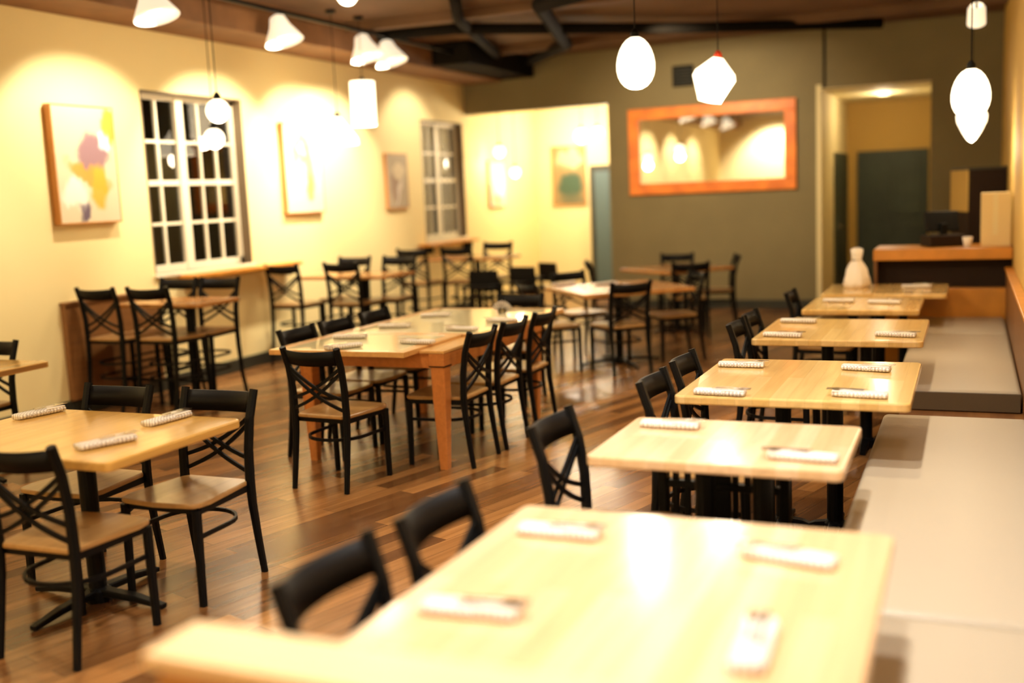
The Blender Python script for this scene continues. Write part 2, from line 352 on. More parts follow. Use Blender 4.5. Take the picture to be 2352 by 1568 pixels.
# ceiling: vent, ducts and the dark soffit end
o = tag(MB().box(-3.74, -3.45, GY-.02, GY, 3.02, 3.3, .005).build('wall_vent', M['duct']), 'dark square vent high on the green wall above the mirror', 'vent')
for k in range(6): MB().box(-3.72, -3.47, GY-.03, GY-.018, 3.05+k*.04, 3.062+k*.04).build('slat', M['grey_trim'], o)
def duct(path, r, lab):
    m = MB().tube(path, r, 14, (0, 0, 1)); return tag(m.build('ceiling_duct', M['duct'], None, True), lab, 'duct')
duct([(-5.6, 13.9, 3.5), (-4.6, 12.6, 3.48), (-3.82, 9.75, 3.46), (-3.1, 9.3, 3.46), (-1.6, 8.3, 3.46), (.2, 7.0, 3.46)], .075, 'dark round duct bending across the ceiling')
duct([(-6.1, 10.6, 3.49), (-5.2, 10.7, 3.49), (-3.0, 12.4, 3.49), (-1.0, 13.6, 3.49)], .06, 'thin dark duct running towards the green wall')
duct([(-4.4, 9.1, 3.5), (-4.9, 10.2, 3.5), (-5.9, 13.6, 3.5)], .06, 'dark duct beside the long brown beam')
tag(MB().box(-6.26, -5.75, 12.2, 14.38, 3.32, 3.6, .02).build('ceiling_box', M['duct']), 'black boxed section under the ceiling in the corner by the green wall', 'ceiling box')
for k, y in enumerate((4.6, 7.4, 10.2, 13.0)):
    struct('trim_%d' % (4+k), MB().box(-6.27, RW, y, y+.14, 3.5, 3.6), M['ceil'])

# ------------------------------------------------------------------ chairs
def make_chair(name, cat, hs, ht):
    t = thing(name, 'x', cat)
    # round-fronted wooden seat
    P = []
    w1, w2, d0, d1 = .185, .215, -.19, .21
    P += [(-w1+.03, d0-.015), (w1-.03, d0-.015), (w1, d0+.02), (w2, .12)]
    for k in range(1, 8):
        a = PI/2*k/8; P.append((w2-.05+.05*math.cos(a), d1-.05+.05*math.sin(a)))
    P += [(0, d1+.012)]
    for k in range(7, 0, -1):
        a = PI/2*k/8; P.append((-w2+.05-.05*math.cos(a), d1-.05+.05*math.sin(a)))
    P += [(-w2, .12), (-w1, d0+.02)]
    MB().prism(P, hs-.022, hs, .006, 2).build('seat', M['seat'], t)
    sf = MB(); pr_ = rect(.02, .028)
    sf.sweep([(-.175, -.17, hs-.036), (-.195, .17, hs-.036)], rect(.028, .022), (0, 0, 1))
    sf.sweep([(.175, -.17, hs-.036), (.195, .17, hs-.036)], rect(.028, .022), (0, 0, 1))
    sf.sweep([(-.18, -.175, hs-.036), (.18, -.175, hs-.036)], rect(.028, .022), (0, 0, 1)).sweep([(-.195, .175, hs-.036), (.195, .175, hs-.036)], rect(.028, .022), (0, 0, 1))
    sf.build('seat_frame', M['black'], t)
    bh = ht-hs
    for s in (-1, 1):     # rear leg running up into the back post
        path = [(s*.19, -.245-.03*(hs > .5), 0), (s*.188, -.222, hs*.35), (s*.186, -.200, hs*.75), (s*.186, -.195, hs), (s*.187, -.200, hs+bh*.35), (s*.190, -.222, hs+bh*.7), (s*.194, -.262, ht)]
        MB().sweep(path, rect(.034, .030, .008), (1, 0, 0), [.9, 1, 1.15, 1.25, 1.2, 1.15, 1.1]).build('leg', M['black'], t)
        MB().sweep([(s*.195, .185, hs-.03), (s*.195, .188, hs*.5), (s*.195, .192, 0)], rect(.036, .034, .008), (1, 0, 0), [1.05, .98, .88]).build('leg', M['black'], t)
    # curved top rail
    tr = MB(); n = 12; z0, z1 = ht-.108, ht-.02; front = []; back = []
    V = [[None]*(n+1) for _ in range(4)]
    for k in range(n+1):
        x = -.185+.37*k/n; b = -.045*(1-(x/.185)**2); y = -.238+b
        lift = .008*(x/.185)**2
        for q, (yy, zz) in enumerate(((y+.021, z0+lift), (y+.009, z0+lift), (y-.009-.018, z1+lift), (y+.003-.018, z1+lift))):
            V[q][k] = tr.b.verts.new((x, yy, zz))
    for k in range(n):
        for q in range(4): tr.b.faces.new((V[q][k], V[q][k+1], V[(q+1) % 4][k+1], V[(q+1) % 4][k]))
    tr.b.faces.new([V[q][0] for q in range(4)]); tr.b.faces.new([V[q][n] for q in range(3, -1, -1)])
    tr.build('backrest', M['black_rail'], t, True)
    # crossed double slats and the bottom rail
    zt, zb = ht-.122, hs+.055
    cb = MB()
    for s in (-1, 1):
        for off, end in ((.0, .095), (.028, .03)):
            pts = []
            for k in range(9):
                u = k/8; x = s*(-.182+.364*u); z = (zt-off)*(1-u)+(hs+end)*u-.024*math.sin(PI*u)
                y = -.205-.03*((z-hs)/bh)**2*1.4-.016*math.sin(PI*u)*(1 if s > 0 else .4)
                pts.append((x, y, z))
            cb.sweep(pts, rect(.019, .011), (0, 0, 1))
    cb.build('cross_slats', M['black'], t)
    # hoop stretcher
    def hoop(z, nm):
        pts = [(-.19, .185, z)]
        for k in range(13):
            a = PI*k/12; pts.append((-.183*math.cos(a), -.03-.165*math.sin(a), z))
        pts.append((.19, .185, z))
        MB().sweep(pts, rect(.018, .012), (0, 0, 1)).build(nm, M['black'], t)
    hoop(hs*.66, 'stretcher')
    if hs > .5:
        MB().sweep([(-.19, .188, .22), (.19, .188, .22)], rect(.02, .014), (0, 0, 1)).build('foot_rail', M['black'], t)
        hoop(.3, 'stretcher')
    return t
CH = make_chair('dining_chair', 'chair', .45, .855)
ST = make_chair('counter_stool', 'stool', .64, 1.07)
R = math.radians
G_fam = 'cross back chairs round the glass topped table'
G_row = 'cross back chairs along the row of pale tables'
for x, y, a, lab, g in (
    (-3.47, 5.32, -4, 'black cross-back chair at the head of the glass-topped table, back towards us', G_fam),
    (-3.06, 5.96, 90, 'black cross-back chair beside the orange leg of the glass-topped table, first of three', G_fam),
    (-3.05, 6.45, 90, 'black chair on the aisle side of the glass-topped table, middle of three', G_fam),
    (-3.04, 6.98, 90, 'black chair on the aisle side of the glass-topped table, farthest of three', G_fam),
    (-3.93, 5.94, -90, 'black chair on the window side of the glass-topped table, nearest of three', G_fam),
    (-3.93, 6.42, -90, 'black chair on the window side of the glass-topped table, middle of three', G_fam),
    (-3.93, 6.96, -90, 'black chair on the window side of the glass-topped table, farthest of three', G_fam),
    (-3.44, 7.84, 180, 'black chair at the far end of the glass-topped table, only its top rail showing', G_fam),
    (-1.13, 2.02, -90, 'black cross-back chair at the largest pale table, the one nearer the wooden half wall', G_row),
    (-1.10, 2.52, -90, 'black cross-back chair at the largest pale table, the one farther from the half wall', G_row),
    (-1.17, 3.60, -90, 'black cross-back chair alone at the second pale table of the row', G_row),
    (-1.04, 4.52, -90, 'black chair at the third pale table of the row, the nearer of two', G_row),
    (-1.04, 5.08, -90, 'black chair at the third pale table of the row, the farther of two', G_row),
    (-1.05, 6.42, -90, 'black chair at the fourth pale table of the row, the nearer of two', G_row),
    (-1.05, 6.90, -90, 'black chair at the fourth pale table of the row, the farther of two', G_row),
    (-1.00, 8.25, -90, 'black chair at the fifth pale table of the row in front of the green wall', G_row),
    (-3.22, 2.99, 2, 'black chair at the honey wooden table, its back towards us, partly cut off', 'chairs at the nearest window-side table'),
    (-3.17, 3.60, 180, 'black chair facing us behind the honey wooden table, bright seat, by the open floor', 'chairs at the nearest window-side table'),
    (-3.77, 3.60, 180, 'black chair facing us behind the honey wooden table, closer to the cream wall', 'chairs at the nearest window-side table'),
    (-6.08, 4.88, 180, 'black chair half out of frame behind the small table against the cream wall', None),
    (-2.98, 9.33, 45, 'black cross-back chair with its back to us at the turned square table', 'chairs at the turned square table'),
    (-3.62, 9.25, -42, 'black chair at the turned square table, on its corner nearest the glass-topped table', 'chairs at the turned square table'),
    (-2.68, 10.15, 125, 'black chair at the turned square table, side-on on the aisle side', 'chairs at the turned square table'),
    (-3.70, 10.28, -130, 'black chair at the turned square table, facing us from the far side', 'chairs at the turned square table'),
    (-2.92, 11.75, 20, 'black cross-back chair with its back to us at the table before the green wall', 'chairs at the table before the green wall'),
    (-2.80, 12.6, 108, 'black chair seen side-on beside the table before the green wall, nearest the mirror wall', 'chairs at the table before the green wall'),
    (-3.95, 12.05, -65, 'black chair at the table before the green wall, on the side of the wide opening', 'chairs at the table before the green wall'),
    (-3.35, 12.85, 190, 'black chair behind the table before the green wall, only its top rail showing', 'chairs at the table before the green wall')):
    place(CH, (x, y, 0), R(a), lab, g)
for x, y, a, lab in (
    (-6.60, 6.85, 0, 'tall black stool turned away at the nearest counter-height table, close to the wall'),
    (-6.09, 6.88, 2, 'tall black stool turned away at the nearest counter-height table, on the aisle side'),
    (-6.53, 7.27, 180, 'tall black stool facing us at the nearest counter-height table, mostly hidden'),
    (-6.08, 7.29, 182, 'tall black stool facing us at the nearest counter-height table, on the open floor'),
    (-6.55, 9.36, 0, 'tall black stool turned away at the middle counter-height table, on the window side'),
    (-5.92, 9.50, 0, 'tall black stool turned away at the middle counter-height table, on the aisle side'),
    (-6.32, 9.92, 180, 'tall black stool facing us at the middle counter-height table, behind another stool'),
    (-5.76, 9.94, 180, 'tall black stool facing us at the aisle end of the middle counter-height table'),
    (-6.36, 11.82, 0, 'tall black stool turned away at the farthest counter-height table, on the wall side'),
    (-5.84, 11.98, 4, 'tall black stool turned away at the farthest counter-height table, on the aisle side'),
    (-5.72, 12.52, 180, 'tall black stool facing us behind the farthest counter-height table')):
    place(ST, (x, y, 0), R(a), lab, 'tall stools at the counter-height tables')

# ------------------------------------------------------------------ tables
def rrect(w, d, r, n=4):
    P = []
    for cx, cy, a0 in ((w/2-r, d/2-r, 0), (-w/2+r, d/2-r, PI/2), (-w/2+r, -d/2+r, PI), (w/2-r, -d/2+r, 1.5*PI)):
        for k in range(n+1): a = a0+PI/2*k/n; P.append((cx+r*math.cos(a), cy+r*math.sin(a)))
    return P
def ped_table(name, x, y, w, d, h, rz, lab, grp, cols, topmat, th=.036, foot=.28):
    t = thing(name, lab, 'table', (x, y, 0), R(rz), grp)
    MB().prism(rrect(w, d, .03), h-th, h, .008, 2).build('tabletop', topmat, t)
    for cx_ in cols:
        MB().lathe([(.0, .03), (.045, .03), (.038, .06), (.038, h-th-.02), (.0, h-th-.02)], (cx_, 0, 0), 16).box(cx_-.17, cx_+.17, -.17, .17, h-th-.02, h-th+.001, .002).build('pedestal', M['black'], t)
        b = MB()
        for q in range(4):
            a = q*PI/2 + (0 if len(cols) > 1 else 0); c, s = math.cos(a), math.sin(a); f = foot if (q % 2 or len(cols) == 1) else min(foot, .15)
            b.sweep([(cx_, 0, .045), (cx_+c*f*.6, s*f*.6, .035), (cx_+c*f, s*f, .014)], rect(.05, .03, .005), (-s, c, 0), [1.1, .95, .7])
        b.lathe([(0, .0), (.055, .0), (.055, .05), (.03, .07), (0, .07)], (cx_, 0, 0), 16).build('base', M['black'], t)
    return t
G = 'pale wooden tables in the row along the bench'
def span(x0, x1, y0, y1): return ((x0+x1)/2, (y0+y1)/2, x1-x0, y1-y0)
for bx, lab in (((-1.225, -.17, 1.62, 2.85), 'largest pale wooden table in front, laid with four napkin rolls'),
                ((-1.246, -.365, 3.45, 4.12), 'pale wooden table second in the bench row, slatted black frame beneath it'),
                ((-1.22, -.215, 4.58, 5.645), 'pale wooden table third in the bench row, set with four napkin rolls'),
                ((-1.21, -.235, 6.37, 7.38), 'pale wooden table fourth in the bench row'),
                ((-1.13, -.32, 7.89, 8.73), 'small pale wooden table fifth in the bench row'),
                ((-1.13, -.16, 9.0, 9.86), 'farthest table of the bench row, next to the service counter')):
    x, y, w, d_ = span(*bx)
    ped_table('dining_table', x, y, w, d_, .75, 0, lab, G, (-w*.1, w*.14), M['maple'] if y < 4.2 else M['maple_warm_lit'], .04, .25)
ped_table('dining_table', -3.53, 3.33, 1.16, .80, .75, 0, 'honey wooden table on a black pedestal with three napkin rolls, away from the bench', None, (.05,), M['honey'], .04, .36)
ped_table('dining_table', -5.87, 4.70, .9, .56, .75, 0, 'small yellow wooden table cut by the picture edge against the cream wall', None, (0,), M['honey'], .04, .26)
ped_table('dining_table', -3.13, 9.78, 1.12, 1.12, .75, 41, 'square wooden table turned at an angle behind the glass-topped table', None, (0,), M['amber'], .04, .42)
ped_table('dining_table', -3.16, 12.15, .95, .95, .75, 53, 'wooden table standing before the green wall under the mirror', None, (0,), M['amber'], .04, .36)
GH = 'counter-height tables along the cream wall'
ped_table('high_table', -6.17, 7.10, .86, .56, .91, 0, 'counter-height wooden table nearest of those along the cream wall', GH, (.1,), M['amber'], .035, .3)
ped_table('high_table', -6.02, 9.70, 1.1, .66, .91, 0, 'counter-height wooden table in the middle of those along the cream wall', GH, (.1,), M['amber'], .035, .3)
ped_table('high_table', -5.88, 12.25, 1.15, .64, .91, 0, 'counter-height wooden table farthest along the cream wall', GH, (.1,), M['amber'], .035, .3)

# the glass-topped draw-leaf table
t = thing('family_table', 'long orange wooden table with glass panels in its top, mid room', 'table', (-3.47, 6.5, 0))
def L(x, y): return x+3.47, y-6.5
def fbox(m, x0, x1, y0, y1, z0, z1, b=.004): a, c = L(x0, y0); e, f = L(x1, y1); return m.box(a, e, c, f, z0, z1, b)
for x, y in ((-2.99, 5.725), (-3.95, 5.725), (-2.99, 7.24), (-3.95, 7.24)):
    a, c = L(x, y)
    MB().sweep([(a, c, .66), (a, c, .45), (a, c, 0)], rect(.095, .095, .006), (1, 0, 0), [1, .92, .55]).box(a-.052, a+.052, c-.052, c+.052, .655, .734, .004).build('leg', M['cherry'], t)
    MB().box(a-.0535, a+.0535, c-.0535, c+.0535, .65, .656).build('collar', M['black'], t)
m = MB(); fbox(m, -3.90, -3.04, 5.69, 5.72, .64, .734); fbox(m, -3.90, -3.04, 7.245, 7.275, .64, .734); fbox(m, -2.965, -2.94, 5.775, 7.19, .64, .734); fbox(m, -4.0, -3.975, 5.775, 7.19, .64, .734)
m.build('apron', M['cherry'], t)
def framed(name, x0, x1, y0, y1, z0, z1, rim, rims, nm2):
    m = MB(); fbox(m, x0, x1, y0, y0+rim, z0, z1, .003); fbox(m, x0, x1, y1-rim, y1, z0, z1, .003); fbox(m, x0, x0+rims, y0+rim, y1-rim, z0, z1, .003); fbox(m, x1-rims, x1, y0+rim, y1-rim, z0, z1, .003)
    o = m.build(name, M['rim'], t)
    g = MB(); fbox(g, x0+rims, x1-rims, y0+rim, y1-rim, z0+.006, z1-.001, 0); g.build(nm2, M['tabglass'], o)
framed('table_leaf', -4.09, -3.11, 5.49, 6.285, .735, .768, .06, .085, 'glass_panel')
framed('tabletop', -4.09, -2.945, 6.29, 7.8, .735, .768, .06, .09, 'glass_panel')
m = MB(); fbox(m, -3.105, -2.935, 5.67, 6.285, .734, .752, .003); m.build('side_rim', M['rim'], t)

# ------------------------------------------------------------------ napkin rolls
def make_roll():
    t = thing('napkin_roll', 'x', 'napkin')
    P = []; hw, hh = .038, .0135
    prof = [(hw*math.copysign(abs(math.cos(a))**.6, math.cos(a)), hh*math.copysign(abs(math.sin(a))**.8, math.sin(a))) for a in [2*PI*k/16 for k in range(16)]]
    path = [(-.115+.23*k/10, .0015*math.sin(k*1.9), hh+.0005) for k in range(11)]
    MB().sweep(path, prof, (0, 1, 0), [.93, .98, 1, 1.02, 1, 1.02, 1, .99, 1.0, .97, .9]).build('cloth', M['napkin'], t, True)
    # folded-over flap
    MB().prism([(.02, -.036), (.117, -.030), (.112, .036), (.055, .034)], .0235, .0285, .002, 1).build('flap', M['plain_cloth'], t)
    z = .0335
    f = MB(); f.sweep([(-.02, .008, z), (.06, .012, z+.002), (.085, .014, z)], rect(.008, .0025), (0, 1, 0), [1.2, .7, 1.6])
    f.box(.083, .105, .002, .028, z-.001, z+.001)
    for k in range(4): f.box(.103, .137, .0025+k*.0072, .0058+k*.0072, z-.001, z+.001)
    f.build('fork', M['steel'], t)
    k_ = MB(); k_.sweep([(-.03, -.014, z), (.05, -.012, z), (.1, -.010, z), (.142, -.009, z)], rect(.016, .0022), (0, 1, 0), [.6, .55, 1, .35]); k_.build('knife', M['steel'], t)
    return t
NR = make_roll()
ROLLS = {
 'largest pale table': (.75, 'napkin rolls on the pale tables', [(-1.02, 2.601, 1, 'far end beside the chairs'), (-1.018, 2.034, 4, 'near end beside the chairs'), (-.399, 2.57, 170, 'at the far end on the bench side'), (-.386, 2.03, 92, 'lying lengthwise on the bench side')]),
 'second pale table': (.75, 'napkin rolls on the pale tables', [(-1.066, 3.95, -2, 'beside the far corner on the aisle side'), (-.507, 3.566, 176, 'on the bench side')]),
 'third pale table': (.75, 'napkin rolls on the pale tables', [(-1.07, 5.38, -1, 'far corner on the aisle side'), (-.458, 5.362, -12, 'far corner on the bench side'), (-1.018, 4.63, -6, 'near corner on the aisle side'), (-.426, 4.69, 174, 'near corner on the bench side')]),
 'fourth pale table': (.75, 'napkin rolls on the pale tables', [(-1.04, 7.161, -7, 'far corner on the aisle side'), (-1.038, 6.49, -9, 'near corner on the aisle side'), (-.394, 6.56, -13, 'near corner on the bench side')]),
 'fifth pale table': (.75, 'napkin rolls on the pale tables', [(-.918, 8.411, -6, 'on the aisle side'), (-.58, 8.302, -12, 'on the bench side')]),
 'farthest pale table': (.75, 'napkin rolls on the pale tables', [(-.41, 9.514, -4, 'by the service counter')]),
 'glass-topped table': (.768, 'napkin rolls on the glass topped table', [(-3.21, 5.85, 177, 'first on the aisle side'), (-3.818, 6.03, 10, 'first on the window side'), (-3.602, 5.60, 235, 'behind the back of the end chair'), (-3.792, 6.584, 10, 'second on the window side'), (-3.79, 7.22, 14, 'third on the window side'), (-3.2, 6.476, 174, 'second on the aisle side'), (-3.106, 6.946, 190, 'third on the aisle side')]),
 'honey wooden table': (.75, 'napkin rolls on the honey table', [(-3.256, 3.6, 84, 'far corner by the open floor'), (-3.188, 3.165, 67, 'at the near corner'), (-4.0, 3.58, 78, 'corner closest to the cream wall')]),
 'turned square table': (.75, 'napkin rolls on the turned square table', [(-3.75, 9.95, 38, 'on the window side'), (-3.301, 9.95, 49, 'in the middle of the far side'), (-2.95, 9.7, -21, 'on the aisle side')]),
}
for tb, (z, g, L_) in ROLLS.items():
    for x, y, a, w in L_:
        place(NR, (x, y, z), R(a), 'rolled checked napkin on the %s, %s' % (tb, w), g)
# fanned napkin in a glass on the glass-topped table
t = thing('napkin_fan', 'checked napkin fanned out at the far end of the glass-topped table', 'napkin', (-3.33, 7.46, .768), R(20))
MB().lathe([(0, 0), (.032, 0), (.035, .004), (.037, .045), (.034, .045), (.031, .006), (0, .006)], n=20).build('tumbler', M['shade_glass'], t, True)
f = MB(); n = 18
V = []
for k in range(n+1):
    a = R(-75+150*k/n); rr = .075+(.006 if k % 2 else -.004); dy = .012 if k % 2 else -.012
    V.append((f.b.verts.new((.012*math.sin(a), dy*.3, .012)), f.b.verts.new((rr*math.sin(a), dy, .02+rr*math.cos(a)))))
for a, b in zip(V, V[1:]): f.b.faces.new((a[0], b[0], b[1], a[1]))
o = f.build('cloth', M['napkin'], t); md = o.modifiers.new('s', 'SOLIDIFY'); md.thickness = .003

# ------------------------------------------------------------------ bench along the golden wall
t = thing('bench', 'long built-in bench with beige cushions and orange-brown wooden back along the golden wall', 'bench', (0, 0, 0))
MB().box(-.36, .335, 1.5, 9.9, 0, .335).build('bench_base', M['brown'], t)
MB().box(.285, .337, 1.5, 9.9, .335, .86, .008).build('backrest', M['brown'], t)
MB().box(.275, .339, 1.5, 9.9, .86, .885, .006).build('cap_rail', M['copper'], t)
def cush(y0, y1, lab):
    t = thing('bench_cushion', lab, 'cushion', (-.055, (y0+y1)/2, .336), 0, 'beige seat cushions on the bench'); h = (y1-y0)/2
    MB().box(-.35, .335, -h, h, .0, .124, .03, 4).build('cushion_cover', M['cushion'], t, True)
    pip = MB()
    for z in (.026, .1): pip.tube([(-.325, -h+.006, z), (.31, -h+.006, z)], .005, 6, (0, 0, 1))
    pip.build('piping', M['cushion'], t)
    return t
for y0, y1, w in ((1.51, 3.02, 'nearest, running out of the picture'), (3.035, 5.75, 'second, beside the second and third tables'), (6.45, 8.82, 'third, its dark end showing at a gap'), (8.83, 9.88, 'farthest, below the service counter')):
    c = cush(y0, y1, 'beige padded bench cushion, '+w)
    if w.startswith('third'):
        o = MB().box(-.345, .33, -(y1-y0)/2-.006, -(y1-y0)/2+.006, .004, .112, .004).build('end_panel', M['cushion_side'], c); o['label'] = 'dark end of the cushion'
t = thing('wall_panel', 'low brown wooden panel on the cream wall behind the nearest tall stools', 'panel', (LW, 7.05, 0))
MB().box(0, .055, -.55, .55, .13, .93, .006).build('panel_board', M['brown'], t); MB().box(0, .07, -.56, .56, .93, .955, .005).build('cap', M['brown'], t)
# slatted black frame under the second table
t = thing('slatted_frame', 'black slatted frame standing under the second pale table', 'frame', (-.87, 3.99, 0), R(-2))
for z in (.12, .50, .66): MB().box(-.24, .24, -.02, .02, z, z+.03, .004).build('rail', M['black'], t)
for x in (-.24, .24): MB().box(x-.018, x+.018, -.025, .025, 0, .69, .004).build('post', M['black'], t)
for k in range(9):
    x = -.19+.0475*k; w = .03 if k in (3, 4) else .011
    MB().box(x-w, x+w, -.012, .012, .13, .67, .002).build('slat', M['black'], t)
for x in (-.24, .24): MB().box(x-.02, x+.02, -.06, .12, 0, .03, .004).build('foot', M['black'], t)

# half wall in front
t = thing('half_wall', 'pale wooden cap of a low half wall in the near corner, before the largest table', 'half wall', (-.5, 1.39, 0))
MB().box(-.795, .835, -.07, .07, .90, .93, .004).build('cap', M['maple_x'], t)
MB().box(-.775, .835, -.055, .055, 0, .90).build('panel', M['amber'], t)

# ------------------------------------------------------------------ service counter and what stands by it
t = thing('service_counter', 'service counter with a thick orange wooden top closing the bench row', 'counter', (-.23, 9.93, 0))
MB().box(-.56, .565, 0, .62, .95, 1.05, .008).build('countertop', M['copper'], t)
MB().box(-.53, .565, .14, .60, .70, .95).build('recess', M['dark_box'], t)
MB().box(-.55, .565, .01, .60, .0, .70, .004).build('front_panel', M['copper'], t)
MB().box(-.555, -.53, .01, .60, .70, .95).build('end_panel', M['brown'], t)
t = thing('carton', 'cream upright box on the service counter against the golden wall', 'box', (.2, 10.25, 1.05))
MB().box(-.115, .12, -.13, .13, 0, .46, .006).build('carton_body', M['cream_card'], t); MB().box(-.02, .02, -.132, -.128, .1, .46).build('tape', M['pale'], t)
t = thing('cup', 'small pale cup on the service counter beside the cream box', 'cup', (-.02, 10.05, 1.05))
MB().lathe([(0, 0), (.03, 0), (.042, .09), (.038, .09), (.028, .008), (0, .008)], n=20).build('cup_body', M['plain_cloth'], t, True)
t = thing('cash_register', 'black till with a tilted screen on the service counter', 'till', (-.22, 10.3, 1.05), R(20))
MB().box(-.16, .16, -.14, .14, 0, .1, .01).build('till_base', M['dark_box'], t)
MB().box(-.15, .15, -.012, .012, .0, .19, .006).xf(Matrix.Translation((0, .02, .13)) @ Matrix.Rotation(-.4, 4, 'X')).build('screen', M['black'], t)
MB().box(-.03, .03, -.02, .04, .09, .2, .006).build('stand', M['black'], t)
t = thing('tall_cabinet', 'tall dark cabinet with a pale side panel standing beyond the service counter', 'cabinet')
MB().prism([(-.19, 12.35), (-.02, 11.75), (.335, 11.85), (.335, 12.45)], 0, 1.72, .004, 1).build('cabinet_body', M['dark_box'], t)
a, b = Vector((-.19, 12.35)), Vector((-.02, 11.75)); nrm = Vector((-.962, -.272))*.014; nn = (b-a).normalized()
p0, p1 = a+nn*.02, b-nn*.01
MB().prism([tuple(p0), tuple(p1), tuple(p1+nrm), tuple(p0+nrm)], 1.3, 1.72).build('side_panel', M['gold'], t)
MB().prism([(-.2, 12.36), (-.03, 11.73), (.336, 11.83), (.336, 12.46)], 1.72, 1.745, .003, 1).build('cabinet_top', M['grey_trim'], t)
# cloth bundle on the farthest table
t = thing('napkin_bundle', 'upright pale cloth bundle standing on the farthest table of the bench row', 'bundle', (-.90, 9.55, .75))
b_ = MB(); n = 28; prof = [(.0, 0), (.085, 0), (.105, .03), (.10, .09), (.08, .16), (.06, .2), (.035, .24), (.045, .28), (.05, .33), (.02, .345), (0, .34)]
b_.lathe(prof, n=n)
for v in b_.b.verts:
    a = math.atan2(v.co.y, v.co.x); k = 1+.13*math.sin(a*5+v.co.z*14)+.07*math.sin(a*9-v.co.z*20); v.co.x *= k; v.co.y *= k; v.co.x += .03*v.co.z
b_.build('cloth', M['plain_cloth'], t, True)
MB().lathe([(.037, .232), (.044, .24), (.037, .248), (.03, .24), (.037, .232)], n=16).build('tie', M['cushion'], t)

# children's high chairs
def high_chair():
    t = thing('high_chair', 'x', 'high chair')
    for sx in (-1, 1):
        for sy in (-1, 1):
            MB().sweep([(sx*.26, sy*.27, 0), (sx*.17, sy*.13, .5), (sx*.16, sy*.11, .62 if sy > 0 else .80)], rect(.036, .026, .005), (1, 0, 0)).build('leg', M['black'], t)
    MB().box(-.17, .17, -.14, .14, .48, .51, .006).build('seat', M['black_rail'], t)
    m = MB()
    m.box(-.16, .16, -.125, -.105, .56, .80, .003)
    m.build('backrest', M['black_rail'], t)
    MB().box(-.19, .19, .02, .23, .62, .64, .006).build('tray', M['black_rail'], t)
    for s in (-1, 1):
        MB().box(-.225, .225, s*.212-.012, s*.212+.012, .2, .235, .003).build('stretcher', M['black'], t)
        MB().box(s*.232-.012, s*.232+.012, -.22, .22, .2, .23, .003).build('stretcher', M['black'], t)
        MB().box(s*.165-.012, s*.165+.012, -.12, .2, .6, .635, .003).build('armrest', M['black'], t)
    return t
HC = high_chair()
for x, y, a, lab in ((-5.02, 11.75, 172, 'black wooden high chair nearest the turned square table, in the group by the far opening'),
                     (-5.28, 11.25, 188, 'black wooden high chair beside the farthest counter-height table'),
                     (-4.98, 12.4, 150, 'black wooden high chair at the back of the group by the far opening')):
    place(HC, (x, y, 0), R(a), lab, 'high chairs stored by the far opening')

# ------------------------------------------------------------------ pictures and mirror
def picture(y, z, w, h, dp, m, lab, rz=0, x=LW):
    t = thing('painting', lab, 'painting', (x, y, z), rz)
    MB().box(dp-.012, dp-.002, -w/2+.012, w/2-.012, -h/2+.012, h/2-.012).build('canvas', m, t)
    f = MB(); e = .014
    f.box(0.001, dp, -w/2, -w/2+e, -h/2, h/2, .002).box(0.001, dp, w/2-e, w/2, -h/2, h/2, .002).box(0.001, dp, -w/2+e, w/2-e, -h/2, -h/2+e, .002).box(0.001, dp, -w/2+e, w/2-e, h/2-e, h/2, .002)
    f.build('frame', M['frame_wood'], t)
BG = (.62, .53, .34)
picture(6.875, 2.08, .69, .98, .075, art('abstract_art_a', BG, [(.62, .58, .30, .17, .3, (.25, .13, .15), .95), (.8, .72, .12, .1, 0, (.9, .88, .84), .8), (.50, .42, .38, .08, -.25, (.60, .28, .03), .95), (.66, .30, .14, .2, -.1, (.62, .34, .02), .95), (.92, .86, .10, .14, 0, (.60, .32, .02), .95), (.38, .09, .10, .08, .5, (.10, .06, .10), .95), (.25, .25, .2, .14, 0, (.9, .84, .72), .7)], 1.3),
        'large framed abstract canvas in mauve, gold and cream, nearest on the cream wall')
picture(10.085, 2.065, .74, .99, .06, art('abstract_art_b', (.62, .52, .38), [(.45, .72, .26, .16, .2, (.45, .19, .10), .9), (.62, .52, .14, .25, .1, (.42, .18, .10), .85), (.45, .72, .12, .08, 0, (.85, .72, .55), .8), (.66, .30, .12, .16, 0, (.68, .30, .06), .9), (.34, .42, .12, .22, 0, (.66, .66, .5), .6)], 4.2),
        'framed abstract canvas with a terracotta curve, next beyond the large sash window')
picture(12.225, 1.915, .55, .71, .04, art('abstract_art_c', (.42, .34, .22), [(.4, .4, .3, .3, .4, (.28, .18, .12), .8), (.6, .7, .3, .14, 0, (.70, .58, .36), .8), (.55, .3, .08, .3, -.5, (.75, .66, .52), .8)], 7.7),
        'small framed beige picture close to the far sash window')
picture(15.42, 1.85, .58, .72, .04, art('abstract_art_d', (.72, .62, .5), [(.45, .6, .25, .3, .2, (.70, .62, .6), .8), (.5, .15, .4, .12, 0, (.70, .48, .16), .8)], 2.1),
        'small pale picture on the cream wall beyond the wide opening')
picture(17.2, 1.95, .60, 1.0, .05, art('abstract_art_e', (.30, .20, .08), [(.55, .78, .45, .16, 0, (.62, .48, .30), .8), (.55, .32, .42, .22, 0, (.03, .08, .05), .95), (.55, .1, .4, .12, 0, (.10, .11, .06), .8)], 5.5),
        'tall framed picture with a dark teal patch on the end wall of the far room', R(-90), -6.30)
t = thing('wall_mirror', 'wide mirror in an orange-red wooden frame on the olive green wall', 'mirror', (-3.24, GY, 2.175))
hw, hh, fr_ = 1.135, .585, .15
